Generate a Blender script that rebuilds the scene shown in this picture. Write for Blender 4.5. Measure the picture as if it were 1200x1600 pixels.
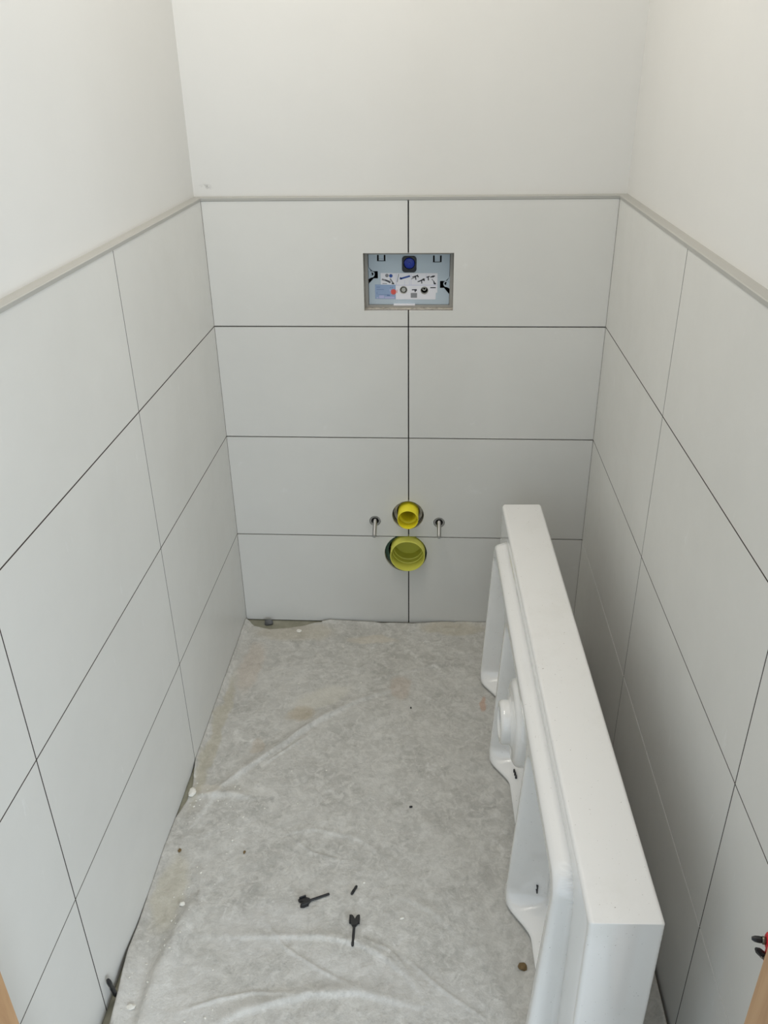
import bpy, bmesh, math, random
import numpy as np
from mathutils import Vector, Matrix

for o in list(bpy.data.objects):
    bpy.data.objects.remove(o, do_unlink=True)
sc = bpy.context.scene
C = sc.collection
random.seed(4)
rng = np.random.default_rng(4)
PI = math.pi

# ---------------------------------------------------------------- camera
F_PX, PITCH, YAW, ROLL = 1313.3677, 0.4885, -0.0684, -0.0166
CAM = Vector((0.0727, -2.0619, 1.4754))
fw = Vector((math.sin(YAW) * math.cos(PITCH), math.cos(YAW) * math.cos(PITCH), -math.sin(PITCH)))
rt = Vector((math.cos(YAW), -math.sin(YAW), 0))
up = rt.cross(fw)
r2 = rt * math.cos(ROLL) + up * math.sin(ROLL)
u2 = up * math.cos(ROLL) - rt * math.sin(ROLL)
cd = bpy.data.cameras.new('camera')
cd.sensor_fit = 'VERTICAL'
cd.sensor_height = 36.0
cd.lens = 36.0 * F_PX / 1600.0
cd.clip_start = 0.02
cam = bpy.data.objects.new('camera', cd)
C.objects.link(cam)
m = Matrix.Identity(4)
for i in range(3):
    m[i][0], m[i][1], m[i][2], m[i][3] = r2[i], u2[i], -fw[i], CAM[i]
cam.matrix_world = m
sc.camera = cam

# ---------------------------------------------------------------- light
w = bpy.data.worlds.new('world')
sc.world = w
w.use_nodes = True
bg = w.node_tree.nodes['Background']
bg.inputs[0].default_value = (0.76, 0.885, 1.0, 1)
bg.inputs[1].default_value = 1.02
ld = bpy.data.lights.new('ceiling_light', 'AREA')
ld.shape = 'RECTANGLE'
ld.size, ld.size_y = 0.6, 0.8
ld.energy = 10.3
ld.color = (1.0, 0.95, 0.885)
lamp = bpy.data.objects.new('ceiling_light', ld)
lamp.location = (-0.19, -0.70, 2.48)
C.objects.link(lamp)
hd = bpy.data.lights.new('hall_window_light', 'AREA')      # daylight from the window across the hall
hd.shape = 'RECTANGLE'
hd.size, hd.size_y = 1.2, 1.2
hd.energy = 52
hd.color = (0.82, 0.91, 1.0)
hall = bpy.data.objects.new('hall_window_light', hd)
hall.location = (1.46, -3.64, 1.02)
hall.rotation_euler = (Vector((-0.3, -0.9, 0.6)) - Vector(hall.location)).to_track_quat('-Z', 'Y').to_euler()
C.objects.link(hall)
sc.view_settings.view_transform = 'Standard'
sc.view_settings.look = 'None'
sc.view_settings.exposure = 0.04
sc.view_settings.gamma = 1.0
sc.view_settings.use_curve_mapping = False

# ---------------------------------------------------------------- helpers
def s2l(c):
    return tuple((v / 255 / 12.92) if v / 255 <= 0.04045 else ((v / 255 + 0.055) / 1.055) ** 2.4 for v in c)

def mat(name, rgb, rough=0.5, metal=0.0, spec=0.5, coat=0.0):
    mt = bpy.data.materials.new(name)
    mt.use_nodes = True
    b = mt.node_tree.nodes['Principled BSDF']
    b.inputs['Base Color'].default_value = (*s2l(rgb), 1)
    b.inputs['Roughness'].default_value = rough
    b.inputs['Metallic'].default_value = metal
    b.inputs['Specular IOR Level'].default_value = spec
    b.inputs['Coat Weight'].default_value = coat
    b.inputs['Coat Roughness'].default_value = 0.04
    return mt

class NT:
    """small node-building helper"""
    def __init__(self, mt):
        self.t = mt.node_tree
        self.b = self.t.nodes['Principled BSDF']
        self.geo = self.t.nodes.new('ShaderNodeNewGeometry')
        self.pos = self.geo.outputs['Position']
    def n(self, typ, **kw):
        nd = self.t.nodes.new(typ)
        for k, v in kw.items():
            setattr(nd, k, v)
        return nd
    def link(self, a, b):
        self.t.links.new(a, b)
    def noise(self, scale, detail=4, rough=0.55, vec=None, dist=0.0):
        nd = self.n('ShaderNodeTexNoise')
        nd.inputs['Scale'].default_value = scale
        nd.inputs['Detail'].default_value = detail
        nd.inputs['Roughness'].default_value = rough
        nd.inputs['Distortion'].default_value = dist
        self.link(vec if vec is not None else self.pos, nd.inputs['Vector'])
        return nd.outputs['Fac']
    def ramp(self, fac, stops):
        nd = self.n('ShaderNodeValToRGB')
        cr = nd.color_ramp
        while len(cr.elements) < len(stops):
            cr.elements.new(0.5)
        for e, (p, c) in zip(cr.elements, stops):
            e.position = p
            e.color = (c[0], c[1], c[2], 1)
        self.link(fac, nd.inputs[0])
        return nd.outputs[0]
    def mix(self, fac, a, b, mode='MIX'):
        nd = self.n('ShaderNodeMix', data_type='RGBA', blend_type=mode)
        for s, v in ((0, fac), (6, a), (7, b)):
            if isinstance(v, (int, float)):
                nd.inputs[s].default_value = v
            elif isinstance(v, tuple):
                nd.inputs[s].default_value = (*v[:3], 1)
            else:
                self.link(v, nd.inputs[s])
        return nd.outputs[2]
    def math(self, op, a, b=None, clamp=False):
        nd = self.n('ShaderNodeMath', operation=op, use_clamp=clamp)
        for i, v in enumerate((a, b)):
            if v is None:
                continue
            if isinstance(v, (int, float)):
                nd.inputs[i].default_value = v
            else:
                self.link(v, nd.inputs[i])
        return nd.outputs[0]
    def smooth(self, v, a, b, lo=0.0, hi=1.0):
        nd = self.n('ShaderNodeMapRange', interpolation_type='SMOOTHSTEP')
        self.link(v, nd.inputs[0])
        for i, x in enumerate((a, b, lo, hi)):
            nd.inputs[i + 1].default_value = x
        return nd.outputs[0]
    def mapping(self, scale=(1, 1, 1), rot=(0, 0, 0), loc=(0, 0, 0)):
        nd = self.n('ShaderNodeMapping')
        nd.inputs['Scale'].default_value = scale
        nd.inputs['Rotation'].default_value = rot
        nd.inputs['Location'].default_value = loc
        self.link(self.pos, nd.inputs[0])
        return nd.outputs[0]
    def bump(self, h, strength, dist):
        nd = self.n('ShaderNodeBump')
        nd.inputs['Strength'].default_value = strength
        nd.inputs['Distance'].default_value = dist
        self.link(h, nd.inputs['Height'])
        self.link(nd.outputs[0], self.b.inputs['Normal'])
    def color(self, c):
        self.link(c, self.b.inputs['Base Color'])

def obj(name, verts, faces, mt=None, parent=None, smooth=False):
    me = bpy.data.meshes.new(name)
    me.from_pydata([tuple(v) for v in verts], [], faces)
    me.update()
    if smooth:
        me.polygons.foreach_set('use_smooth', [True] * len(me.polygons))
    if mt:
        me.materials.append(mt)
    o = bpy.data.objects.new(name, me)
    C.objects.link(o)
    if parent:
        o.parent = parent
    return o

def bm_obj(name, bm, mt=None, parent=None, smooth=False, angle=None):
    bmesh.ops.recalc_face_normals(bm, faces=bm.faces[:])
    me = bpy.data.meshes.new(name)
    bm.to_mesh(me)
    bm.free()
    if smooth:
        me.polygons.foreach_set('use_smooth', [True] * len(me.polygons))
        if angle:
            me.set_sharp_from_angle(angle=angle)
    if mt:
        me.materials.append(mt)
    o = bpy.data.objects.new(name, me)
    C.objects.link(o)
    if parent:
        o.parent = parent
    return o

def empty(name, loc=(0, 0, 0), rz=0.0):
    o = bpy.data.objects.new(name, None)
    o.empty_display_size = 0.02
    o.location = loc
    o.rotation_euler = (0, 0, rz)
    C.objects.link(o)
    return o

def tag(o, label=None, cat=None, group=None, kind=None):
    if label: o['label'] = label
    if cat: o['category'] = cat
    if group: o['group'] = group
    if kind: o['kind'] = kind
    return o

def box_bm(bm, lo, hi, bevel=0.0, seg=1):
    r = bmesh.ops.create_cube(bm, size=1.0)
    vs = r['verts']
    for v in vs:
        for i in range(3):
            v.co[i] = lo[i] + (v.co[i] + 0.5) * (hi[i] - lo[i])
    if bevel:
        es = list({e for v in vs for e in v.link_edges})
        bmesh.ops.bevel(bm, geom=es, offset=bevel, segments=seg, affect='EDGES', profile=0.5)

def box(name, lo, hi, mt, parent=None, bevel=0.0, seg=1):
    bm = bmesh.new()
    box_bm(bm, lo, hi, bevel, seg)
    return bm_obj(name, bm, mt, parent)

def prism(name, loops, w0, w1, mp, mt, parent=None, smooth=False):
    """flat outline (first loop) with holes (other loops), given thickness; mp(u,v,w)->xyz"""
    bm = bmesh.new()
    edges = []
    for lp in loops:
        vs = [bm.verts.new((u, v, 0)) for u, v in lp]
        for i in range(len(vs)):
            edges.append(bm.edges.new((vs[i], vs[(i + 1) % len(vs)])))
    bmesh.ops.triangle_fill(bm, use_beauty=True, use_dissolve=False, edges=edges, normal=(0, 0, 1))
    r = bmesh.ops.extrude_face_region(bm, geom=bm.faces[:])
    top = {g for g in r['geom'] if isinstance(g, bmesh.types.BMVert)}
    for v in bm.verts:
        v.co = Vector(mp(v.co.x, v.co.y, w1 if v in top else w0))
    return bm_obj(name, bm, mt, parent, smooth, 0.5 if smooth else None)

def lathe(name, prof, mt, parent=None, n=40, axis='Y', loc=(0, 0, 0), closed=False):
    """prof: (radius, axial) points turned about an axis"""
    vs, fs = [], []
    k = len(prof)
    for i in range(n):
        a = 2 * PI * i / n
        for r, h in prof:
            c, s = r * math.cos(a), r * math.sin(a)
            p = {'Y': (c, h, s), 'X': (h, c, s), 'Z': (c, s, h)}[axis]
            vs.append((p[0] + loc[0], p[1] + loc[1], p[2] + loc[2]))
    for i in range(n):
        j = (i + 1) % n
        for q in range(k if closed else k - 1):
            q2 = (q + 1) % k
            fs.append((i * k + q, j * k + q, j * k + q2, i * k + q2))
    bm = bmesh.new()
    me = bpy.data.meshes.new('t')
    me.from_pydata(vs, [], fs)
    bm.from_mesh(me)
    bpy.data.meshes.remove(me)
    bmesh.ops.remove_doubles(bm, verts=bm.verts[:], dist=1e-6)
    return bm_obj(name, bm, mt, parent, True, 0.6)

def rrect(x0, z0, x1, z1, r, n=5):
    pts = []
    for cx, cz, a0 in ((x1 - r, z0 + r, -90), (x1 - r, z1 - r, 0), (x0 + r, z1 - r, 90), (x0 + r, z0 + r, 180)):
        for i in range(n + 1):
            a = math.radians(a0 + 90 * i / n)
            pts.append((cx + r * math.cos(a), cz + r * math.sin(a)))
    return pts

def circ(x, z, r, n=28):
    return [(x + r * math.cos(2 * PI * i / n), z + r * math.sin(2 * PI * i / n)) for i in range(n)]

def sst(a, b, x):
    t = np.clip((x - a) / (b - a), 0, 1)
    return t * t * (3 - 2 * t)

# ---------------------------------------------------------------- materials
def make_tile_mat():
    mt = mat('tile_glaze', (214, 213, 209), 0.42, spec=0.45)
    k = NT(mt)
    cloud = k.noise(3.0, 5, 0.6)
    base = k.ramp(cloud, [(0.3, s2l((214, 213, 208))), (0.7, s2l((220, 219, 214)))])
    streak = k.noise(9.0, 6, 0.65, k.mapping((1, 5, 1.2), (0.3, 0.5, 0.9)))
    base = k.mix(k.smooth(streak, 0.64, 0.80, 0, 0.7), base, s2l((232, 232, 230)))
    k.color(base)
    k.link(k.smooth(k.noise(14, 5, 0.7), 0.3, 0.8, 0.34, 0.50), k.b.inputs['Roughness'])
    k.bump(k.noise(220, 3, 0.5), 0.05, 0.001)
    return mt

def make_plaster_mat():
    mt = mat('painted_plaster', (223, 221, 216), 0.85, spec=0.25)
    k = NT(mt)
    base = k.ramp(k.noise(2.2, 6, 0.62), [(0.25, s2l((219, 218, 214))), (0.75, s2l((224, 223, 219)))])
    # a thumb smudge above the corner of the tiling
    dv = k.n('ShaderNodeVectorMath', operation='DISTANCE')
    k.link(k.mapping((1, 1, 2.0), (0, 0, 0), (0.480, -0.02, -1.226 * 2)), dv.inputs[0])
    dv.inputs[1].default_value = (0, 0, 0)
    sm = k.math('MULTIPLY', k.smooth(dv.outputs['Value'], 0.004, 0.022, 1, 0), k.smooth(k.noise(70, 3), 0.45, 0.62, 0, 0.55))
    k.color(k.mix(sm, base, s2l((120, 118, 114))))
    k.bump(k.noise(160, 4, 0.6), 0.10, 0.001)
    return mt

M_tile = make_tile_mat()
M_plaster = make_plaster_mat()
M_adh = mat('tile_adhesive', (34, 30, 28), 0.95)
M_grout = mat('dark_grout', (58, 49, 44), 0.95)
M_board = mat('cut_board', (196, 190, 178), 0.95)
kb = NT(M_board)
kb.color(kb.ramp(kb.noise(90, 5, 0.7), [(0.35, s2l((150, 144, 134))), (0.6, s2l((206, 200, 188)))]))
M_trim = mat('edge_profile', (172, 171, 165), 0.5, spec=0.5)
M_cer = mat('white_ceramic', (235, 234, 231), 0.10, spec=0.55, coat=0.3)
kc = NT(M_cer)
spk = kc.noise(330, 2, 0.5)
dust = kc.noise(7, 6, 0.7)
M_cer.node_tree.nodes['Principled BSDF'].inputs['Coat Weight'].default_value = 0.6
cb = kc.mix(kc.smooth(dust, 0.5, 0.75, 0, 0.35), s2l((236, 235, 232)), s2l((222, 220, 214)))
kc.color(kc.mix(kc.smooth(spk, 0.735, 0.76), cb, s2l((150, 142, 130))))
M_cer.node_tree.nodes['Principled BSDF'].inputs['Roughness'].default_value = 0.10
M_yellow = mat('yellow_plastic', (240, 226, 48), 0.42)
M_lime = mat('lime_plastic', (216, 214, 96), 0.42)
M_rubber = mat('green_gasket', (66, 92, 78), 0.7)
M_black = mat('black_plastic', (24, 25, 27), 0.38)
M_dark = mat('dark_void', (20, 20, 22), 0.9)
M_steel = mat('zinc_steel', (168, 168, 166), 0.38, metal=0.85)
M_panel = mat('panel_plastic', (190, 204, 214), 0.5)
M_sleeve = mat('sleeve_plastic', (166, 164, 158), 0.7)
M_white = mat('white_paper', (236, 236, 242), 0.6)
M_lblue = mat('label_blue', (150, 172, 205), 0.6)
M_lline = mat('label_line', (104, 126, 172), 0.6)
M_pale = mat('label_pale', (186, 188, 224), 0.6)
M_red = mat('label_red', (222, 92, 82), 0.6)
M_ink = mat('print_ink', (70, 72, 80), 0.6)
M_grey = mat('print_grey', (140, 142, 146), 0.6)
M_pblue = mat('print_blue', (52, 84, 158), 0.6)
M_blue = mat('knob_blue', (16, 48, 158), 0.25)
M_spring = mat('cap_grey', (182, 182, 176), 0.4)
M_redp = mat('red_plastic', (190, 24, 34), 0.35)
M_bit = mat('bit_steel', (120, 116, 104), 0.35, metal=0.9)
M_crumb = mat('plaster_crumb', (226, 223, 214), 0.9)
M_brown = mat('brown_crumb', (112, 92, 60), 0.9)
M_stamp = mat('stamp_ink', (52, 52, 54), 0.6)
M_lump = mat('grey_mastic', (92, 92, 92), 0.6)

M_wood = mat('door_wood', (196, 150, 100), 0.5)
kw = NT(M_wood)
gv = kw.mapping((14, 14, 1.1))
kw.color(kw.ramp(kw.noise(3.0, 6, 0.6, gv, 0.6), [(0.3, s2l((164, 124, 86))), (0.55, s2l((186, 147, 106))), (0.8, s2l((198, 162, 122)))]))

M_floor = mat('screed', (150, 148, 132), 0.9)
kf = NT(M_floor)
kf.color(kf.ramp(kf.noise(12, 6, 0.65), [(0.3, s2l((128, 127, 110))), (0.7, s2l((165, 162, 145)))]))

# ---------------------------------------------------------------- setting
XL = lambda y: -0.4898 + 0.0034 * y
XR = lambda y: 0.4841 - 0.0036 * y
RC = 0.020           # plaster lies this far behind the tile face
TH = 0.009           # tile thickness
YF = -1.50           # inner face of the front wall
ROWS = [0.004, 0.299, 0.600, 0.900, 1.199]
ZT = 1.2
HC = 2.50

tag(box('floor', (-1.6, -3.2, -0.08), (1.6, 0.2, 0.0), M_floor), kind='structure')
tag(box('ceiling', (-0.72, -1.62, HC), (0.72, 0.2, HC + 0.1), M_plaster), kind='structure')

HOLE_BOX = [(-0.109, 0.9395), (0.109, 0.9395), (0.109, 1.0785), (-0.109, 1.0785)]
FP = (-0.0010, 0.372)      # flush pipe axis
DP = (-0.0025, 0.2495)     # drain pipe axis
HF = (-0.0018, 0.368, 0.0440)
HD = (-0.0084, 0.2450, 0.0603)
ROD = [(-0.094, 0.348), (0.085, 0.346)]
HR = 0.0158

# back wall: plaster above, cut board with openings below
bmp = lambda u, v, w_: (u, w_, v)
wb = tag(box('wall_back', (-0.60, RC, ZT - 0.004), (0.60, 0.16, HC), M_plaster), kind='structure')
def clip_top(lp, z): return [(u, min(v, z)) for u, v in lp]
outer = [(-0.60, 0.0), (0.60, 0.0), (0.60, ZT - 0.004), (-0.60, ZT - 0.004)]
prism('board', [outer, HOLE_BOX, circ(*HF, 32), circ(*HD, 32), circ(*ROD[0], HR, 16), circ(*ROD[1], HR, 16)], 0.0125, 0.10, bmp, M_board, wb)
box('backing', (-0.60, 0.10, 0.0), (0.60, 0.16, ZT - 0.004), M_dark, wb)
prism('tile_bed', [[(-0.485, 0.001), (0.479, 0.001), (0.479, ZT - 0.006), (-0.485, ZT - 0.006)], HOLE_BOX, circ(*HF, 32), circ(*HD, 32), circ(*ROD[0], HR, 16), circ(*ROD[1], HR, 16)], TH - 0.0006, 0.0125, bmp, M_adh, wb)

J = 0.0016  # half joint
for r in range(4):
    z0, z1 = ROWS[r] + (J if r else 0), ROWS[r + 1] - (J if r < 3 else 0.0006)
    for s in (-1, 1):
        xa, xb = (XL(0) + 0.0006, -J) if s < 0 else (J, XR(0) - 0.0006)
        inner = xb if s < 0 else xa                      # edge at the centre joint
        lp, holes = [], []
        def notch(cx, cz, rr):
            """points along the inner edge going up, following a round cut"""
            h = math.sqrt(rr * rr - (inner - cx) ** 2)
            a0, a1 = math.atan2(-h, inner - cx), math.atan2(h, inner - cx)
            if s < 0:
                a0 += 2 * PI if a0 < 0 else 0
                return [(cx + rr * math.cos(a0 + (a1 - a0) * i / 18), cz + rr * math.sin(a0 + (a1 - a0) * i / 18)) for i in range(19)]
            return [(cx + rr * math.cos(a0 + (a1 - a0) * i / 18), cz + rr * math.sin(a0 + (a1 - a0) * i / 18)) for i in range(19)]
        if r == 1:
            edge = [(inner, z0)] + notch(*HF) + [(inner, z1)]
            i = 0 if s < 0 else 1
            holes = [circ(*ROD[i], HR, 20)]
        elif r == 3:
            xx = -0.109 if s < 0 else 0.109
            edge = [(inner, z0), (inner, 0.9395), (xx, 0.9395), (xx, 1.0785), (inner, 1.0785), (inner, z1)]
        elif r == 0:
            pts = [p for p in notch(*HD) if p[1] < z1 - 0.0005]
            h = math.sqrt(HD[2] ** 2 - (z1 - HD[1]) ** 2)
            edge = [(inner, z0)] + pts + [(HD[0] + (-h if s < 0 else h), z1)]
        else:
            edge = [(inner, z0), (inner, z1)]
        far = xa if s < 0 else xb
        lp = edge + [(far, z1), (far, z0)]
        prism('tile', [lp] + holes, 0.0, TH, bmp, M_tile, wb)

# side walls
def side_wall(name, X, s):
    mb = bmesh.new()
    def wx(y, off): return X(y) + s * off          # off > 0: into the wall
    def slab(bm, y0, y1, z0, z1, o0, o1, bevel=0):
        vs = []
        for y in (y0, y1):
            for z in (z0, z1):
                for o_ in (o0, o1):
                    vs.append(bm.verts.new((wx(y, o_), y, z)))
        a = vs
        fs = [(0, 1, 3, 2), (4, 6, 7, 5), (0, 4, 5, 1), (2, 3, 7, 6), (0, 2, 6, 4), (1, 5, 7, 3)]
        for f in fs:
            bm.faces.new([a[i] for i in f])
        if bevel:
            bmesh.ops.recalc_face_normals(bm, faces=bm.faces[:])
            bmesh.ops.bevel(bm, geom=bm.edges[:], offset=bevel, segments=1, affect='EDGES')
    slab(mb, RC, YF, 0.0, HC, RC, 0.13)
    wo = tag(bm_obj(name, mb, M_plaster), kind='structure')
    ab = bmesh.new()
    slab(ab, 0.0125, YF, 0.001, ZT - 0.006, TH - 0.0006, RC)
    bm_obj('tile_bed', ab, M_adh, wo)
    ys = [-0.0006, -0.5925, -1.194, YF]
    for c in range(3):
        for r in range(4):
            j = 0.0014
            tb = bmesh.new()
            slab(tb, ys[c] - (j if c else 0), ys[c + 1] + (j if c < 2 else 0),
                 ROWS[r] + (j if r else 0), ROWS[r + 1] - (j if r < 3 else 0.0006), 0.0, TH, 0.0)
            bm_obj('tile', tb, M_tile, wo)
    def strip(y0, y1, z0, z1, dp=0.0003):
        gb_ = bmesh.new()
        slab(gb_, y0, y1, z0, z1, dp, TH - 0.0006)
        bm_obj('grout_line', gb_, M_grout, wo)
    for z in ROWS[1:4]:
        strip(ys[0], ys[3], z - 0.0014, z + 0.0014, 0.0011 if s > 0 and z < 0.4 else 0.0003)
    for y in ys[1:3]:
        for r in range(4):
            strip(y + 0.0014, y - 0.0014, ROWS[r] + (0.0014 if r else 0), ROWS[r + 1] - 0.0014)
    return wo
wl = side_wall('wall_left', XL, -1)
wr = side_wall('wall_right', XR, 1)

# edge profile that caps the tiling: cover, front lip
def profile(name, p0, p1, inward):
    """L-shaped strip from p0 to p1 (plan points of the tile face); inward = plan vector into the wall"""
    bm = bmesh.new()
    d = Vector(inward)
    sec = [(-0.0012, 1.1990), (-0.0012, 1.2050), (0.0002, 1.2062), (RC + 0.001, 1.2062), (RC + 0.001, 1.2030), (0.0010, 1.2030), (0.0010, 1.1990)]
    rings = []
    for p, e in ((p0[0], p0[1]), (p1[0], p1[1])):
        ring = []
        for o_, z in sec:
            q = Vector(p) + d * o_ + Vector(e) * o_
            ring.append(bm.verts.new((q.x, q.y, z)))
        rings.append(ring)
    n = len(sec)
    for i in range(n):
        bm.faces.new((rings[0][i], rings[0][(i + 1) % n], rings[1][(i + 1) % n], rings[1][i]))
    bm.faces.new(rings[0]); bm.faces.new(rings[1])
    return tag(bm_obj(name, bm, M_trim), kind='structure')
profile('trim_1', ((XL(0), 0), (-1, 0)), ((XR(0), 0), (1, 0)), (0, 1))
profile('trim_2', ((XL(0), 0), (0, 1)), ((XL(YF), YF), (0, 0)), (-1, 0))
profile('trim_3', ((XR(0), 0), (0, 1)), ((XR(YF), YF), (0, 0)), (1, 0))

# front wall with the doorway the photograph is taken through, timber lining
XJL, XJR, ZD = -0.4035, 0.412, 2.04
fwall = bmesh.new()
box_bm(fwall, (-0.72, YF - 0.12, 0), (XJL - 0.03, YF, HC))
box_bm(fwall, (XJR + 0.03, YF - 0.12, 0), (0.72, YF, HC))
box_bm(fwall, (XJL - 0.03, YF - 0.12, ZD + 0.03), (XJR + 0.03, YF, HC))
tag(bm_obj('wall_front', fwall, M_plaster), kind='structure')
dr = tag(empty('door_1', (0, YF - 0.06, 0)), kind='structure')
def dpart(name, lo, hi, bv=0.002):
    o = box(name, (lo[0], lo[1] - (YF - 0.06), lo[2]), (hi[0], hi[1] - (YF - 0.06), hi[2]), M_wood, dr, bv)
    return o
for s, xj in ((-1, XJL), (1, XJR)):
    a, b = sorted((xj, xj + s * 0.030))
    dpart('jamb', (a, YF - 0.125, 0.0), (b, YF, ZD))
    a, b = sorted((xj + s * 0.012, xj + s * 0.030))
dpart('head_jamb', (XJL - 0.03, YF - 0.125, ZD), (XJR + 0.03, YF, ZD + 0.03))
for s, xj in ((-1, XJL), (1, XJR)):       # casing on the hall side
    a, b = sorted((xj + s * 0.008, xj + s * 0.075))
    dpart('casing', (a, YF - 0.137, 0.0), (b, YF - 0.125, ZD + 0.06))

# ---------------------------------------------------------------- floor cover sheet
def make_sheet_mat():
    mt = mat('fleece', (176, 174, 168), 0.8, spec=0.2)
    k = NT(mt)
    warp = k.n('ShaderNodeTexNoise')
    warp.inputs['Scale'].default_value = 22
    warp.inputs['Detail'].default_value = 3
    k.link(k.pos, warp.inputs['Vector'])
    wv = k.n('ShaderNodeVectorMath', operation='MULTIPLY_ADD')
    k.link(warp.outputs['Color'], wv.inputs[0])
    wv.inputs[1].default_value = (0.04, 0.04, 0.0)
    k.link(k.pos, wv.inputs[2])
    wpos = wv.outputs[0]
    base = k.ramp(k.noise(9, 6, 0.62, dist=0.4), [(0.28, s2l((166, 164, 158))), (0.5, s2l((184, 182, 176))), (0.75, s2l((198, 196, 190)))])
    fib = k.noise(48, 6, 0.74, dist=0.8)
    base = k.mix(k.smooth(fib, 0.40, 0.66, 0.0, 0.75), base, s2l((208, 206, 200)))
    base = k.mix(k.smooth(k.noise(62, 5, 0.72), 0.50, 0.74, 0, 0.36), base, s2l((128, 126, 121)))
    # white plaster dust, thicker towards the doorway and along the left wall
    dn = k.noise(26, 7, 0.72, dist=0.5)
    big = k.noise(3.2, 3, 0.5)
    dm = k.math('MULTIPLY', k.smooth(dn, 0.52, 0.70), k.smooth(big, 0.46, 0.66))
    base = k.mix(k.math('MULTIPLY', dm, 0.8), base, s2l((224, 223, 219)))
    # stains with a shape of their own: (x, y, rx, ry, rot, colour, amount)
    ST = [(-0.105, -0.088, .075, .022, 0.0, (205, 196, 180), .75), (-0.262, -0.415, .040, .030, .5, (176, 160, 132), .7),
          (-0.013, -0.300, .030, .050, 0.0, (184, 164, 146), .5), (-0.215, -0.350, .085, .040, .5, (206, 202, 190), .75),
          (-0.352, -0.535, .020, .030, 0.0, (180, 164, 142), .5), (-0.430, -0.222, .035, .120, 0.0, (196, 176, 156), .40),
          (-0.440, -0.680, .035, .018, 0.0, (218, 213, 202), .8), (-0.330, -0.684, .055, .018, .1, (210, 208, 202), .7),
          (0.207, -0.352, .012, .030, 0.0, (186, 132, 96), .65), (-0.450, -0.95, .035, .10, 0.0, (190, 182, 156), .5),
          (-0.465, -0.50, .018, .26, 0.0, (178, 170, 146), .65), (-0.330, -0.06, .13, .05, 0.0, (182, 172, 150), .55),
          (0.13, -0.03, .10, .03, 0.0, (186, 176, 152), .6), (-0.41, -1.16, .10, .08, .4, (218, 216, 211), .55),
          (-0.25, -1.02, .10, .06, .3, (208, 206, 202), .5), (-0.30, -1.2, .10, .06, 0.0, (214, 212, 207), .5),
          (0.0, -1.12, .20, .05, -.2, (196, 194, 190), .4)]
    for x, y, rx, ry, rot, col, amt in ST:
        mp = k.n('ShaderNodeMapping', vector_type='TEXTURE')
        mp.inputs['Location'].default_value = (x + 0.02, y + 0.02, 0)
        mp.inputs['Rotation'].default_value = (0, 0, rot)
        mp.inputs['Scale'].default_value = (rx, ry, 1000)
        k.link(wpos, mp.inputs[0])
        ln = k.n('ShaderNodeVectorMath', operation='LENGTH')
        k.link(mp.outputs[0], ln.inputs[0])
        base = k.mix(k.smooth(ln.outputs['Value'], 0.62, 1.12, amt * 0.72, 0), base, s2l(col))
    k.color(base)
    k.link(k.smooth(big, 0.3, 0.7, 0.6, 0.9), k.b.inputs['Roughness'])
    hh = k.math('ADD', k.noise(30, 5, 0.6), k.math('MULTIPLY', k.noise(170, 4, 0.7), 0.22))
    k.bump(hh, 0.60, 0.007)
    return mt
M_sheet = make_sheet_mat()

def vnoise(x, y, f, seed):
    r = np.random.default_rng(seed)
    g = r.random((128, 128))
    u, v = x * f + 50.3, y * f + 50.7
    i, j = np.floor(u).astype(int), np.floor(v).astype(int)
    a, b = u - i, v - j
    a, b = a * a * (3 - 2 * a), b * b * (3 - 2 * b)
    G = lambda p, q: g[p % 128, q % 128]
    return (G(i, j) * (1 - a) * (1 - b) + G(i + 1, j) * a * (1 - b) + G(i, j + 1) * (1 - a) * b + G(i + 1, j + 1) * a * b)

def seg_dist(x, y, pts):
    """distance to polyline, position along it, side"""
    best = np.full_like(x, 9.0); side = np.zeros_like(x); par = np.zeros_like(x)
    L = len(pts) - 1
    for i in range(L):
        (x0, y0), (x1, y1) = pts[i], pts[i + 1]
        dx, dy = x1 - x0, y1 - y0
        t = np.clip(((x - x0) * dx + (y - y0) * dy) / (dx * dx + dy * dy), 0, 1)
        ex, ey = x - (x0 + t * dx), y - (y0 + t * dy)
        d = np.hypot(ex, ey)
        m_ = d < best
        best = np.where(m_, d, best); side = np.where(m_, np.sign(dx * ey - dy * ex), side); par = np.where(m_, (i + t) / L, par)
    return best, par, side

NX, NY = 380, 600
YFRONT = -1.66
yv = np.linspace(0, 1, NY)
uv = np.linspace(0, 1, NX)
U, V = np.meshgrid(uv, yv)
Ybase = YFRONT * V
# outline: left edge leaves the wall near the doorway, back edge is torn in the left corner
eL = np.interp(-Ybase, [0, .3, .58, .66, .70, .76, .95, 1.08, 1.16, 1.22, 1.45, 1.7],
               [-.4890, -.4902, -.4912, -.4790, -.4800, -.4916, -.4925, -.4890, -.4800, -.4740, -.460, -.44])
eL = np.where(Ybase < -1.505, np.maximum(eL, -0.395), eL)
eR = np.where(Ybase < -1.49, 0.40, 0.4825)
X = eL + (eR - eL) * U
bk = np.interp(X, [-.5, -.478, -.46, -.41, -.36, -.31, -.27, -.23, -.15, 0, .06, .10, .14, .5],
               [-.010, -.012, -.036, -.050, -.044, -.028, -.010, -.003, -.005, -.008, -.006, -.003, -.002, -.002])
bk = bk - 0.004 * vnoise(X, X * 0, 40, 3) * (X < .14)
Y = bk + (YFRONT - bk) * V
Z = 0.0022 + 0.0045 * vnoise(X, Y, 9, 1) ** 2 + 0.0020 * vnoise(X, Y, 26, 2) + 0.0010 * vnoise(X, Y, 60, 5)
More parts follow.
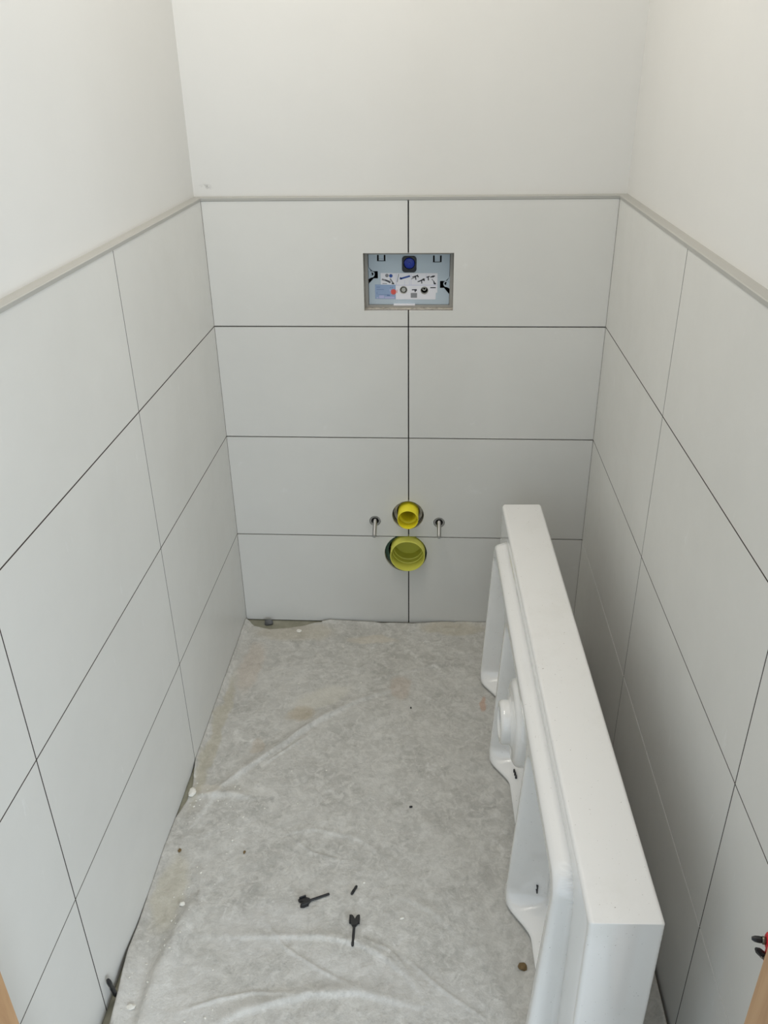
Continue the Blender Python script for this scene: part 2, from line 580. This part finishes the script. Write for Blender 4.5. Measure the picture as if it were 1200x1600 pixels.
def ridge(pts, h, wd, sharp=1.0, taper=True):
    d, t, s_ = seg_dist(X, Y, pts)
    wv_ = np.where(s_ > 0, wd, wd * sharp)
    p = np.exp(-(d / wv_) ** 2)
    return h * p * (np.sin(PI * np.clip(t, 0.02, 0.98)) ** 0.5 if taper else 1)
Z = Z + ridge([(-.450, -.782), (-.412, -.668), (-.352, -.595), (-.294, -.528), (-.211, -.433), (-.120, -.356), (.012, -.285)], 0.0075, 0.016, 0.35)
Z = Z + ridge([(-.33, -.59), (-.294, -.545), (-.25, -.475), (-.19, -.415)], 0.0035, 0.007, 0.4)
Z = Z + ridge([(-.36, -1.045), (-.207, -1.039), (-.134, -1.035), (-.059, -1.0445), (-.009, -1.068), (.04, -1.109), (.07, -1.15)], 0.0048, 0.014, 0.3)
Z = Z + ridge([(-.395, -.96), (-.405, -1.0), (-.417, -1.07), (-.426, -1.12), (-.426, -1.214), (-.42, -1.30)], 0.0100, 0.022, 0.5)
Z = Z + ridge([(-.30, -1.21), (-.251, -1.183), (-.142, -1.148), (-.051, -1.138), (.06, -1.16)], 0.0065, 0.016, 0.35)
Z = Z + ridge([(-.475, -.70), (-.44, -.695), (-.38, -.69), (-.33, -.70)], 0.0070, 0.014, 0.6)
Z = Z + ridge([(-.26, -.80), (-.18, -.78), (-.08, -.80), (0, -.86)], 0.0022, 0.010, 0.4)
Z = Z + ridge([(.0, -.93), (.08, -.97), (.15, -1.04)], 0.0020, 0.012, 0.4)
Z = Z + ridge([(-.1, -.27), (.03, -.22), (.15, -.17)], 0.0028, 0.014, 0.4)
Z = Z + ridge([(.10, -.030), (.135, -.034), (.16, -.012)], 0.0060, 0.010, 0.6)
for pts, h_ in (([(-.245, -1.005), (-.20, -1.06), (-.13, -1.10), (-.06, -1.13)], .0030), ([(-.33, -.60), (-.28, -.545), (-.23, -.49)], .0030), ([(-.05, -1.035), (0, -1.055), (.035, -1.095)], .0024),
                ([(.02, -1.06), (.10, -1.13), (.18, -1.18)], .0026), ([(-.36, -1.19), (-.30, -1.165), (-.24, -1.15), (-.17, -1.15)], .0034), ([(-.40, -.90), (-.385, -.98), (-.36, -1.03)], .0022),
                ([(-.22, -.81), (-.17, -.845), (-.10, -.86)], .0018), ([(.05, -.52), (.10, -.60), (.13, -.70)], .0012), ([(-.30, -.22), (-.20, -.20), (-.10, -.23)], .0012)):
    Z = Z + ridge(pts, h_, 0.0045, 0.5)
# the sheet turns up a little where it meets the walls
dl = X - (-0.4898 + 0.0034 * Y)
Z = Z + 0.010 * np.exp(-(np.clip(dl, 0, 1) / 0.010) ** 2) * (Y > -0.64) + (0.004 + 0.013 * sst(-1.00, -1.14, Y)) * np.exp(-((X - eL) / 0.022) ** 2) * sst(-0.72, -0.80, Y) * sst(-1.5, -1.35, Y)
Z = Z + 0.008 * np.exp(-((-Y) / 0.014) ** 2) * (X > -.26)
Z = Z + 0.016 * np.exp(-((0.483 - X) / 0.012) ** 2) * sst(-1.48, -1.40, Y)
# pressed flat under the basin
flat = sst(0.17, 0.215, X) * (1 - sst(0.39, 0.43, X)) * sst(-1.42, -1.36, Y) * (1 - sst(-0.14, -0.09, Y))
Z = Z * (1 - flat) + 0.0042 * flat
sheet_z = lambda x, y: float(Z[np.unravel_index(np.argmin((X - x) ** 2 + (Y - y) ** 2), X.shape)])
vs = np.stack([X, Y, Z], -1).reshape(-1, 3)
idx = np.arange(NX * NY).reshape(NY, NX)
quads = np.stack([idx[:-1, :-1], idx[1:, :-1], idx[1:, 1:], idx[:-1, 1:]], -1).reshape(-1, 4)
low = vs.copy(); low[:, 2] = np.maximum(low[:, 2] - 0.0018, 0.0002)
n0 = len(vs)
rim = np.concatenate([idx[0, :], idx[1:, -1], idx[-1, -2::-1], idx[-2:0:-1, 0]])
side = [(int(rim[i]), int(rim[(i + 1) % len(rim)]), int(rim[(i + 1) % len(rim)]) + n0, int(rim[i]) + n0) for i in range(len(rim))]
fsq = [tuple(map(int, q)) for q in quads] + [tuple(int(a) + n0 for a in q[::-1]) for q in quads] + side
sheet = obj('floor_cover_sheet', np.concatenate([vs, low]), fsq, M_sheet, smooth=True)
tag(sheet, 'grey wrinkled protective fleece sheet spread over the floor, dusty and stained', 'floor cover')

# ---------------------------------------------------------------- washbasin standing on its rear edge
wbz = 0.0050
basin = empty('washbasin', (0.2635, -0.7375, wbz), 0.0329)
tag(basin, 'long white ceramic washbasin stood upright on its edge along the right wall', 'washbasin')
BL, BH, BD = 1.186, 0.476, 0.100
def axis_grid(L, step, e):
    inner = np.linspace(e, L - e, int(round((L - 2 * e) / step)) + 1)
    ed = e * (1 - np.cos(np.linspace(0, PI / 2, 6)))[:-1]
    return np.concatenate([ed, inner, (L - ed)[::-1]])
gy = axis_grid(BL, 0.0028, 0.010) - BL / 2
gz = axis_grid(BH, 0.0028, 0.010)
GY, GZ = np.meshgrid(gy, gz)
eo = np.minimum(np.minimum(GY + BL / 2, BL / 2 - GY), np.minimum(GZ, BH - GZ))       # distance to the outline
def rnd(e, r):
    t = np.clip(e / r, 0, 1)
    return np.sqrt(np.maximum(0, 1 - (1 - t) ** 2))
def sd_rr(y, z, y0, y1, z0, z1, r):
    """inside distance (positive inside) of a rounded rectangle"""
    cy, cz, hy, hz = (y0 + y1) / 2, (z0 + z1) / 2, (y1 - y0) / 2 - r, (z1 - z0) / 2 - r
    qy, qz = np.abs(y - cy) - hy, np.abs(z - cz) - hz
    return -(np.hypot(np.maximum(qy, 0), np.maximum(qz, 0)) + np.minimum(np.maximum(qy, qz), 0) - r)
H = -0.007 * (1 - rnd(eo, 0.007))
P = np.interp(GZ, [0.0, 0.40, 0.435], [0.047, 0.0275, 0.0265])
fr = sd_rr(GY, GZ, -0.505, 0.500, -0.2, 0.436, 0.045)
H = H + (P + 0.0) * rnd(fr, 0.013) * (fr > 0)
FL = -0.030
CAV = [(0.206, 0.470), (-0.184, 0.180), (-0.474, -0.206)]
cin = np.full_like(GY, -1.0)
for a, b in CAV:
    cin = np.maximum(cin, sd_rr(GY, GZ, a, b, 0.018, 0.402, 0.030))
lip = np.clip((cin + 0.006) / 0.022, 0, 1)
lip = lip * lip * (3 - 2 * lip)
H = H * (1 - lip) + FL * lip
# the wall that rests on the floor is cut back between the ribs
for a, b in CAV:
    e = np.minimum(GY - a, b - GY)
    dep = sst(-0.004, 0.085, e) * 0.040
    band = 1 - sst(0.016, 0.034, GZ)
    H = np.where(e > -0.004, H - dep * band * (H > FL + 0.004) , H)
H = np.maximum(H, FL)
bot = 0.010 * (1 - rnd(GZ, 0.010)) * (fr > 0.01)       # rounded bottom edge
Xl = -(H - bot)
# bowl on the other face, tap ledge towards the floor
bowl = sd_rr(GY, GZ, -0.555, 0.555, 0.125, 0.450, 0.05)
bt = np.clip((bowl + 0.004) / 0.05, 0, 1)
Xr = BD - 0.007 * (1 - rnd(eo, 0.007)) - 0.052 * bt * bt * (3 - 2 * bt)
ny_, nz_ = len(gy), len(gz)
A = np.stack([Xl, GY, GZ], -1).reshape(-1, 3)
B = np.stack([Xr, GY, GZ], -1).reshape(-1, 3)
idx = np.arange(ny_ * nz_).reshape(nz_, ny_)
quads = np.stack([idx[:-1, :-1], idx[:-1, 1:], idx[1:, 1:], idx[1:, :-1]], -1).reshape(-1, 4)
n0 = len(A)
rim = np.concatenate([idx[0, :], idx[1:, -1], idx[-1, -2::-1], idx[-2:0:-1, 0]])
fsq = [tuple(map(int, q[::-1])) for q in quads] + [tuple(int(a) + n0 for a in q) for q in quads]
fsq += [(int(rim[i]), int(rim[(i + 1) % len(rim)]), int(rim[(i + 1) % len(rim)]) + n0, int(rim[i]) + n0) for i in range(len(rim))]
body = obj('basin_body', np.concatenate([A, B]), fsq, M_cer, basin, smooth=True)
body.data.set_sharp_from_angle(angle=1.35)
def arc_prof(r, h0, h1, rr):
    return [(r, h0)] + [(r - rr + rr * math.cos(a), h1 - rr + rr * math.sin(a)) for a in np.linspace(0, PI / 2, 6)]
pf = arc_prof(0.090, -0.036, 0.030, 0.016) + [(0.054, 0.030), (0.050, 0.032)] + [(p[0], p[1]) for p in arc_prof(0.045, 0.035, 0.054, 0.008)] + [(0.033, 0.054), (0.030, 0.051), (0.028, 0.0), (0.0, 0.0)]
dso = lathe('drain_socket', [(r, -h) for r, h in pf], M_cer, basin, 64, 'X', (0, -0.002, 0.287))
tag(dso, 'round stepped drain socket under the bowl')
# small dark factory stamps on the underside
def marks(boxes):
    bm = bmesh.new()
    for lo, hi in boxes:
        box_bm(bm, lo, hi)
    return tag(bm_obj('factory_stamp', bm, M_stamp, basin), kind='stuff')
marks([((0.0090 + 0.001 * (i % 2), -0.2185, 0.066 - i * 0.006), (0.0125, -0.2125, 0.0685 - i * 0.006)) for i in range(4)])
marks([((0.004 + 0.001 * i, 0.124 - i * 0.009, 0.020), (0.008 + 0.001 * i, 0.129 - i * 0.009, 0.0275)) for i in range(3)])

# ---------------------------------------------------------------- concealed cistern panel
cp = empty('cistern_service_panel', (0, 0.0, 0.9395))
tag(cp, 'pale blue cistern service panel with instruction label sunk in the back wall', 'service panel')
zo = 0.9395
mpP = lambda u, v, w_: (u, w_, v - zo)
IN = (-0.1010, 0.9435, 0.1008, 1.0690)
prism('sleeve', [[(-0.1085, 0.940), (0.1085, 0.940), (0.1085, 1.078), (-0.1085, 1.078)], [(IN[0], IN[1]), (IN[2], IN[1]), (IN[2], IN[3]), (IN[0], IN[3])]], 0.034, 0.075, mpP, M_sleeve, cp)
box('back_plate', (-0.1085, 0.075, 0.0005), (0.1085, 0.080, 0.1385), M_dark, cp)
# cover plate with cut corners at the lugs and real openings
out = [(-0.1000, 0.9445), (0.0985, 0.9445), (0.0998, 0.9460), (0.0998, 0.9700), (0.0945, 0.9760), (0.0870, 0.9849), (0.0767, 0.9849), (0.0767, 1.0025), (0.0900, 1.0025), (0.0998, 1.0115), (0.0998, 1.0670),
       (-0.0998, 1.0670), (-0.0998, 1.0360), (-0.0900, 1.0265), (-0.0772, 1.0265), (-0.0772, 1.0086), (-0.0880, 1.0086), (-0.0940, 1.0020), (-0.1000, 0.9960)]
KN = rrect(-0.0173, 1.0232, 0.0185, 1.0632, 0.008)
S1, S2 = (-0.0136, 0.9805, 0.0098), (0.0382, 0.9793, 0.0098)
clips = [(-0.0784, 1.0505, -0.0579, 1.0657), (0.0588, 1.0475, 0.0797, 1.0640)]
holes = [KN, circ(*S1, 22), circ(*S2, 22)] + [[(a, b), (c, b), (c, d), (a, d)] for a, b, c, d in clips]
prism('cover_plate', [out] + holes, 0.045, 0.049, mpP, M_panel, cp)
for a, b, c, d in clips:
    g = box('clip', (a + 0.0038, 0.0462, b - zo + 0.0016), (c - 0.0038, 0.050, d - zo + 0.0020), M_panel, cp, 0.0006)
    box('catch', (a + 0.0042, 0.0448, b - zo + 0.0018), (c - 0.0042, 0.0464, b - zo + 0.0055), M_panel, g, 0.0004)
# screw lugs at both sides
for s, cx, cz, dy in ((-1, -0.0925, 1.0190, -1), (1, 0.0925, 0.9955, 1)):
    lg = prism('screw_lug', [[(cx + 0.0075 * math.cos(a), cz + 0.0075 * math.sin(a)) for a in np.linspace(0, 2 * PI, 20, endpoint=False)],
                             circ(cx - s * 0.0008, cz + 0.001, 0.0042, 16)], 0.0425, 0.056, mpP, M_panel, cp)
    prism('lug_arm', [[(cx + s * 0.0015, cz + 0.0072), (cx + s * 0.0082, cz + 0.0172), (cx + s * 0.0082, cz - 0.012), (cx - s * 0.002, cz - 0.0065)]], 0.0455, 0.054, mpP, M_panel, lg)
    prism('screw_hole', [circ(cx - s * 0.0008, cz + 0.001, 0.0042, 16)], 0.046, 0.052, mpP, M_dark, lg)
# water valve: dark housing with a blue knob
kh = prism('valve_housing', [rrect(-0.0168, 1.0236, 0.0180, 1.0627, 0.0076), circ(0.0008, 1.0455, 0.0142, 28)], 0.0435, 0.062, mpP, M_black, cp)
lathe('valve_knob', [(0.0, 0.041), (0.0030, 0.0412), (0.0034, 0.0425), (0.0100, 0.0428), (0.0125, 0.0440), (0.0136, 0.0470), (0.0138, 0.068), (0.0, 0.068)], M_blue, cp, 36, 'Y', (0.0008, 0, 1.0455 - zo))
tb = box('pull_tab', (-0.0385, 0.0375, 0.9415 - zo), (0.0150, 0.049, 0.9468 - zo), M_white, cp, 0.0008)
# instruction label: two paper fields with openings, printed blocks on top
FY = 0.0444
lab = prism('instruction_label', [[(-0.0702, 0.9936), (-0.0332, 0.9936), (-0.0332, 0.9572), (0.0662, 0.9572), (0.0668, 0.9735), (0.0704, 0.9742), (0.0704, 1.0215), (-0.0702, 1.0222)],
                                  circ(*S1, 22), circ(*S2, 22)], FY, 0.0452, mpP, M_white, cp)
prism('blue_field', [[(-0.0846, 0.9587), (-0.0334, 0.9587), (-0.0334, 0.9934), (-0.0846, 0.9940)]], FY - 0.0001, 0.0452, mpP, M_lblue, cp)
def printed(name, polys, mt, lift=0.0002, parent=lab):
    bm = bmesh.new()
    for pl in polys:
        vs_ = [bm.verts.new((u, FY - lift, v - zo)) for u, v in pl]
        f = bm.faces.new(vs_)
        if f.normal.y > 0: f.normal_flip()
    me = bpy.data.meshes.new(name); bm.to_mesh(me); bm.free()
    me.materials.append(mt)
    o = bpy.data.objects.new(name, me); C.objects.link(o); o.parent = parent
    if len(polys) > 1: o['kind'] = 'stuff'
    return o
bar = lambda x0, z0, x1, z1: [(x0, z0), (x1, z0), (x1, z1), (x0, z1)]
def line(x0, z0, x1, z1, t):
    d = Vector((x1 - x0, z1 - z0)).normalized() * t / 2
    return [(x0 - d.y, z0 + d.x), (x1 - d.y, z1 + d.x), (x1 + d.y, z1 - d.x), (x0 + d.y, z0 - d.x)]
lx = lambda c: -0.1008 + (c - 165) * (0.2028 / 865)
lz = lambda c: 1.0673 - (c - 115) * (0.1235 / 525)
B_ = lambda x0, y0, x1, y1: bar(lx(x0), lz(y1), lx(x1), lz(y0))
L_ = lambda x0, y0, x1, y1, t: line(lx(x0), lz(y0), lx(x1), lz(y1), t)
printed('field_line', [B_(459, 312, 462, 432), B_(618, 314, 620, 432), B_(776, 318, 778, 372), B_(457, 432, 888, 435), B_(548, 385, 550, 432), B_(600, 380, 602, 430)], M_pale)
printed('drawing_grey', [circ(lx(362), lz(333), .0044, 14), L_(308, 372, 400, 398, .0042), L_(395, 365, 432, 420, .0032), B_(613, 515, 680, 566), L_(620, 370, 668, 345, .002),
                         L_(486, 318, 470, 400, .0016), L_(700, 395, 760, 365, .003), L_(835, 370, 862, 400, .002), B_(410, 408, 438, 424)], M_grey)
printed('drawing_dark', [L_(345, 378, 398, 408, .0032), L_(630, 350, 690, 332, .0026), L_(662, 335, 668, 378, .0026), L_(680, 328, 694, 350, .0030), L_(686, 398, 760, 372, .0026), L_(728, 378, 730, 416, .0024), L_(742, 365, 758, 390, .003),
                         L_(778, 352, 812, 342, .0026), L_(796, 345, 800, 384, .0026), L_(820, 350, 868, 338, .0030), L_(842, 336, 852, 352, .0036), L_(856, 392, 862, 424, .0026), L_(864, 408, 876, 424, .0034),
                         L_(625, 482, 678, 480, .0026), L_(656, 480, 662, 506, .0026), L_(668, 478, 672, 494, .003), B_(820, 454, 878, 465), B_(314, 414, 362, 419)], M_ink, 0.0003)
printed('drawing_blue', [circ(lx(403), lz(336), .0044, 14), L_(498, 368, 606, 338, .0042), L_(500, 352, 520, 372, .0026)], M_pblue, 0.00035)
printed('blue_print', [B_(250, 452, 290, 456), B_(250, 476, 328, 480), B_(252, 506, 256, 530), B_(268, 532, 378, 535), B_(360, 534, 392, 546), B_(395, 452, 402, 462), B_(414, 452, 421, 462)], M_lline, 0.0004)
printed('blue_print_pale', [B_(276, 540, 330, 572), B_(336, 554, 440, 574), B_(250, 560, 268, 572), L_(390, 478, 412, 520, .003)], M_pale, 0.00035)
star = []
for i in range(20):
    r_ = 0.0082 if i % 2 == 0 else 0.0058
    star.append((lx(430) + r_ * math.cos(i * PI / 10), lz(503) + r_ * 0.98 * math.sin(i * PI / 10)))
printed('red_burst', [star], M_red, 0.00045)
printed('red_mark', [B_(466, 480, 470, 516)], M_red, 0.00025)
# the two round openings in the label
lathe('left_guide', [(0.0, 0.0475), (0.0052, 0.0470), (0.0066, 0.050), (0.0066, 0.070), (0.0, 0.070)], M_spring, cp, 20, 'Y', (S1[0], 0, S1[1] - zo))
lathe('guide_ring', [(0.0097, 0.0446), (0.0086, 0.0440), (0.0082, 0.0446), (0.0082, 0.060), (0.0097, 0.060)], M_spring, cp, 28, 'Y', (S1[0], 0, S1[1] - zo), True)
lathe('guide_ring', [(0.0097, 0.0446), (0.0088, 0.0440), (0.0084, 0.0446), (0.0084, 0.060), (0.0097, 0.060)], M_spring, cp, 28, 'Y', (S2[0], 0, S2[1] - zo), True)
lathe('right_guide', [(0.0028, 0.056), (0.0028, 0.0478), (0.0046, 0.0474), (0.0050, 0.0490), (0.0050, 0.070)], M_spring, cp, 22, 'Y', (S2[0] - 0.0004, 0, S2[1] + 0.0032 - zo))

# ---------------------------------------------------------------- pipes and mounting rods
def pipe(name, ax, r, wall, prot, depth, mt, label, inner):
    t = empty(name, (ax[0], 0.0, ax[1]))
    tag(t, label, 'pipe')
    pr = [(r, depth), (r, -prot + 0.0012), (r - 0.0008, -prot), (r - wall + 0.0006, -prot), (r - wall, -prot + 0.001)]
    for rr, yy in inner:
        pr.append((rr, yy))
    lathe('pipe_wall', pr, mt, t, 64, 'Y')
    return t
fpz = pipe('flush_pipe', FP, 0.0288, 0.0022, 0.036, 0.095, M_yellow, 'small bright yellow flush pipe stub above the larger pipe', [(0.0262, -0.006), (0.0218, -0.003), (0.0205, 0.0), (0.0205, 0.085), (0.0, 0.085)])
dpz = pipe('drain_pipe', DP, 0.0492, 0.0030, 0.026, 0.095, M_lime, 'large lime yellow drain pipe stub below the smaller pipe', [(0.0462, 0.012), (0.0440, 0.014), (0.0440, 0.030), (0.0415, 0.032), (0.0415, 0.062), (0.0, 0.062)])
lathe('gasket', [(0.0498, 0.014), (0.0590, 0.014), (0.0590, 0.030), (0.0498, 0.030)], M_rubber, dpz, 48, 'Y', (-0.0055, 0, -0.003), True)
lathe('sleeve_ring', [(0.0320, 0.020), (0.0400, 0.018), (0.0425, 0.030), (0.0320, 0.030)], M_board, fpz, 40, 'Y', (-0.0008, 0, -0.003), True)
for i, (x, z) in enumerate(ROD):
    prot = 0.088 if i == 0 else 0.083
    t = empty('mounting_rod', (x, 0.0, z), 0.045 if i == 0 else 0.0)
    tag(t, ['grey threaded steel mounting rod left of the yellow pipes', 'grey threaded steel mounting rod right of the yellow pipes'][i], 'threaded rod', 'rods for hanging the toilet')
    pr = [(0.0, -prot), (0.0040, -prot), (0.0052, -prot + 0.0015)]
    yy = -prot + 0.003
    while yy < 0.06:
        pr += [(0.0056, yy), (0.0049, yy + 0.0011)]
        yy += 0.0022
    lathe('thread', pr, M_steel, t, 18, 'Y')
    lathe('sleeve', [(0.0105, 0.001), (0.0148, 0.001), (0.0148, 0.05), (0.0105, 0.05)], M_steel, t, 24, 'Y', (0, 0, 0), True)

# ---------------------------------------------------------------- small things on the sheet
def peg(p_head, p_tail, label):
    """black forked plastic peg lying flat: slim shank, flared two-prong head"""
    h, tl = Vector(p_head), Vector(p_tail)
    d = h - tl
    L = d.length
    z = max(sheet_z(*p_head), sheet_z(*p_tail), sheet_z(*((h + tl) / 2))) + 0.0002
    t = empty('forked_peg', (tl.x, tl.y, z), math.atan2(d.y, d.x))
    tag(t, label, 'peg', 'black forked pegs on the floor')
    sh = bmesh.new()
    prof = [(0.0, 0.0020), (0.002, 0.0026), (L * 0.60, 0.0025), (L * 0.70, 0.0036)]
    rings = []
    for x, r in prof:
        rings.append([sh.verts.new((x, r * math.cos(a), 0.0028 + 0.9 * r * math.sin(a))) for a in np.linspace(0, 2 * PI, 10, endpoint=False)])
    for a, b in zip(rings, rings[1:]):
        for i in range(10):
            sh.faces.new((a[i], a[(i + 1) % 10], b[(i + 1) % 10], b[i]))
    sh.faces.new(rings[0]); sh.faces.new(rings[-1])
    bm_obj('shank', sh, M_black, t, True, 0.7)
    hw = 0.0105
    x0 = L * 0.64
    out_ = [(x0, -0.003), (x0 + 0.35 * (L - x0), -hw * 0.85), (x0 + 0.7 * (L - x0), -hw), (L, -hw * 0.72), (L - 0.002, -hw * 0.35), (x0 + 0.60 * (L - x0), -0.0006),
            (L - 0.002, hw * 0.35), (L, hw * 0.72), (x0 + 0.7 * (L - x0), hw), (x0 + 0.35 * (L - x0), hw * 0.85), (x0, 0.003)]
    prism('forked_head', [out_], 0.0006, 0.0066, lambda u, v, w_: (u, v, w_), M_black, t)
    for s in (-1, 1):
        box('wing', (x0 + 0.25 * (L - x0), s * hw * 0.86 - 0.0012, 0.0008), (L - 0.003, s * hw * 0.86 + 0.0012, 0.0105), M_black, t, 0.0006)
    return t
peg((-0.1835, -0.9694), (-0.1264, -0.9432), 'black forked peg lying on the sheet with its head to the left wall')
peg((-0.0708, -0.9880), (-0.0696, -1.0527), 'black forked peg lying on the sheet with its shank towards the doorway')

def rod(name, a, b, r, mt, label, cat, group=None, taper=0.7):
    a, b = Vector(a), Vector(b)
    q = (b - a).to_track_quat('Z', 'Y')
    L = (b - a).length
    o = lathe(name, [(0.0, 0.0), (r * taper, 0.0), (r, L * 0.12), (r, L * 0.5), (r * 0.86, L * 0.55), (r * 0.86, L * 0.68), (r, L * 0.72), (r, L * 0.9), (r * taper, L), (0.0, L)], mt, None, 12, 'Z')
    o.location = a
    o.rotation_mode = 'QUATERNION'
    o.rotation_quaternion = q
    return tag(o, label, cat, group)
zz = sheet_z(-0.078, -0.93) + 0.0030
rod('black_pin', (-0.0825, -0.9400, zz), (-0.0735, -0.9200, zz), 0.0028, M_black, 'short black pin lying above the two forked pegs', 'pin')
zz = sheet_z(-0.484, -1.14)
rod('cable_stub', (-0.4830, -1.1720, 0.012), (-0.4860, -1.1790, 0.0680), 0.0042, M_black, 'black cable stub poking up between the sheet and the left wall', 'cable')

def rock(name, x, y, sx, sy, sz, mt, label, cat='crumb', group=None, seed=0, rot=0.0, z=None):
    r = np.random.default_rng(seed)
    bm = bmesh.new()
    bmesh.ops.create_icosphere(bm, subdivisions=2, radius=1.0)
    for v in bm.verts:
        k_ = 0.78 + 0.4 * r.random()
        v.co = Vector((v.co.x * sx * k_, v.co.y * sy * k_, v.co.z * sz * k_))
    lowz = min(v.co.z for v in bm.verts)
    o = bm_obj(name, bm, mt)
    o.location = (x, y, (sheet_z(x, y) if z is None else z) - lowz * 0.75)
    o.rotation_euler = (0, 0, rot)
    return tag(o, label, cat, group)
rock('plaster_chip', -0.451, -1.190, 0.0085, 0.0055, 0.003, M_crumb, 'largest white plaster chip, on the sheet by the doorway left', 'plaster chip', None, 1, 0.2)
rock('plaster_chip', 0.021, -0.989, 0.0045, 0.0022, 0.002, M_crumb, 'small white plaster sliver right of the forked pegs', 'plaster chip', None, 2, 0.35)
rock('plaster_chip', -0.3206, -0.0600, 0.0085, 0.0075, 0.003, M_crumb, 'round whitish plaster chip near the back wall, left half', 'plaster chip', None, 3)
rock('plaster_chip', -0.4720, -0.6920, 0.009, 0.012, 0.005, M_crumb, 'white plaster lump against the left wall at the sheet fold', 'plaster chip', None, 4)
rock('plaster_chip', -0.4175, -0.9780, 0.0065, 0.0045, 0.003, M_crumb, 'white plaster chip on the raised fold near the left wall', 'plaster chip', None, 5)
rock('dark_fleck', 0.0294, -0.7084, 0.0042, 0.0026, 0.002, M_black, 'small black fleck in the middle of the sheet', 'debris', None, 6, 0.1)
rock('dark_fleck', 0.0187, -0.3793, 0.0022, 0.0038, 0.0015, M_black, 'tiny black fleck near the far part of the basin', 'debris', None, 7, 0.1)
rock('brown_clump', 0.2470, -1.0760, 0.0090, 0.0085, 0.004, M_brown, 'brown dirt clump beside the lower edge of the basin', 'debris', None, 8)
rock('brown_fleck', -0.4576, -0.8519, 0.0036, 0.0048, 0.002, M_brown, 'brown fleck on the sheet nearest the left wall', 'debris', None, 9)
rock('brown_fleck', -0.3194, -0.8469, 0.0026, 0.0046, 0.0018, M_brown, 'smaller brown fleck on the sheet left of the middle', 'debris', None, 10)
rock('mastic_lump', -0.4190, -0.0200, 0.0140, 0.0100, 0.011, M_lump, 'dark grey lump in the gap under the back wall tiles', 'debris', None, 11, 0, 0.0)
# loose plaster grit nobody could count
gb = bmesh.new()
SP = [(-.44, -.72, .03, .05, 26), (-.37, -.75, .03, .06, 20), (-.42, -1.0, .03, .06, 26), (-.43, -1.12, .03, .06, 24), (-.3, -1.2, .08, .05, 18), (-.1, -.09, .25, .03, 16), (.12, -.03, .05, .015, 12), (0, -.7, .2, .3, 24), (-.3, -.45, .12, .2, 20)]
for cx, cy, sx, sy, n in SP:
    for i in range(n):
        x, y = cx + sx * rng.normal(), cy + sy * rng.normal()
        if not (-0.475 < x < 0.19 and -1.4 < y < -0.06): continue
        r_ = 0.0006 + 0.0016 * rng.random() ** 2
        mtx = Matrix.Translation((x, y, sheet_z(x, y) + r_ * 0.4)) @ Matrix.Rotation(rng.random() * 6, 4, 'Z') @ Matrix.Diagonal((r_ * 1.4, r_, r_ * 0.7, 1))
        bmesh.ops.create_icosphere(gb, subdivisions=1, radius=1.0, matrix=mtx)
tag(bm_obj('plaster_grit', gb, M_crumb), 'fine white plaster grit scattered over the floor sheet', 'grit', None, 'stuff')

# ---------------------------------------------------------------- bit holder on the right wall by the door lining
xw = XR(-1.44)
bh = empty('bit_holder', (xw, -1.44, 0.60))
tag(bh, 'red holder with two black screwdriver bits on the right wall by the doorway', 'bit holder')
box('bracket', (-0.012, -0.012, -0.020), (0.0, 0.012, 0.030), M_black, bh, 0.002)
def bit(p0, p1, collar):
    a, b = Vector(p0), Vector(p1)
    q = (b - a).to_track_quat('Z', 'Y')
    L = (b - a).length
    o = lathe('bit', [(0.0, L), (0.0020, L), (0.0036, L * 0.86), (0.0040, L * 0.70), (0.0040, L * 0.55), (0.0028, L * 0.50), (0.0030, L * 0.30), (0.0040, L * 0.26), (0.0040, 0.0), (0.0, 0.0)], M_black, bh, 6, 'Z')
    o.location, o.rotation_mode, o.rotation_quaternion = a, 'QUATERNION', q
    g = lathe('steel_band', [(0.0041, L * 0.34), (0.0044, L * 0.36), (0.0044, L * 0.48), (0.0041, L * 0.50)], M_bit, o, 12, 'Z', (0, 0, 0), True)
    if collar:
        lathe('red_collar', [(0.0041, -0.004), (0.0085, -0.004), (0.0095, 0.0), (0.0095, L * 0.24), (0.0070, L * 0.32), (0.0041, L * 0.32)], M_redp, o, 20, 'Z', (0, 0, 0), True)
bit((-0.0330, 0.006, 0.0045), (-0.0540, 0.010, 0.0040), True)
bit((-0.0300, 0.008, -0.0290), (-0.0460, 0.010, -0.0140), False)
box('holder_arm', (-0.0345, 0.001, -0.036), (-0.008, 0.015, 0.012), M_redp, bh, 0.003)
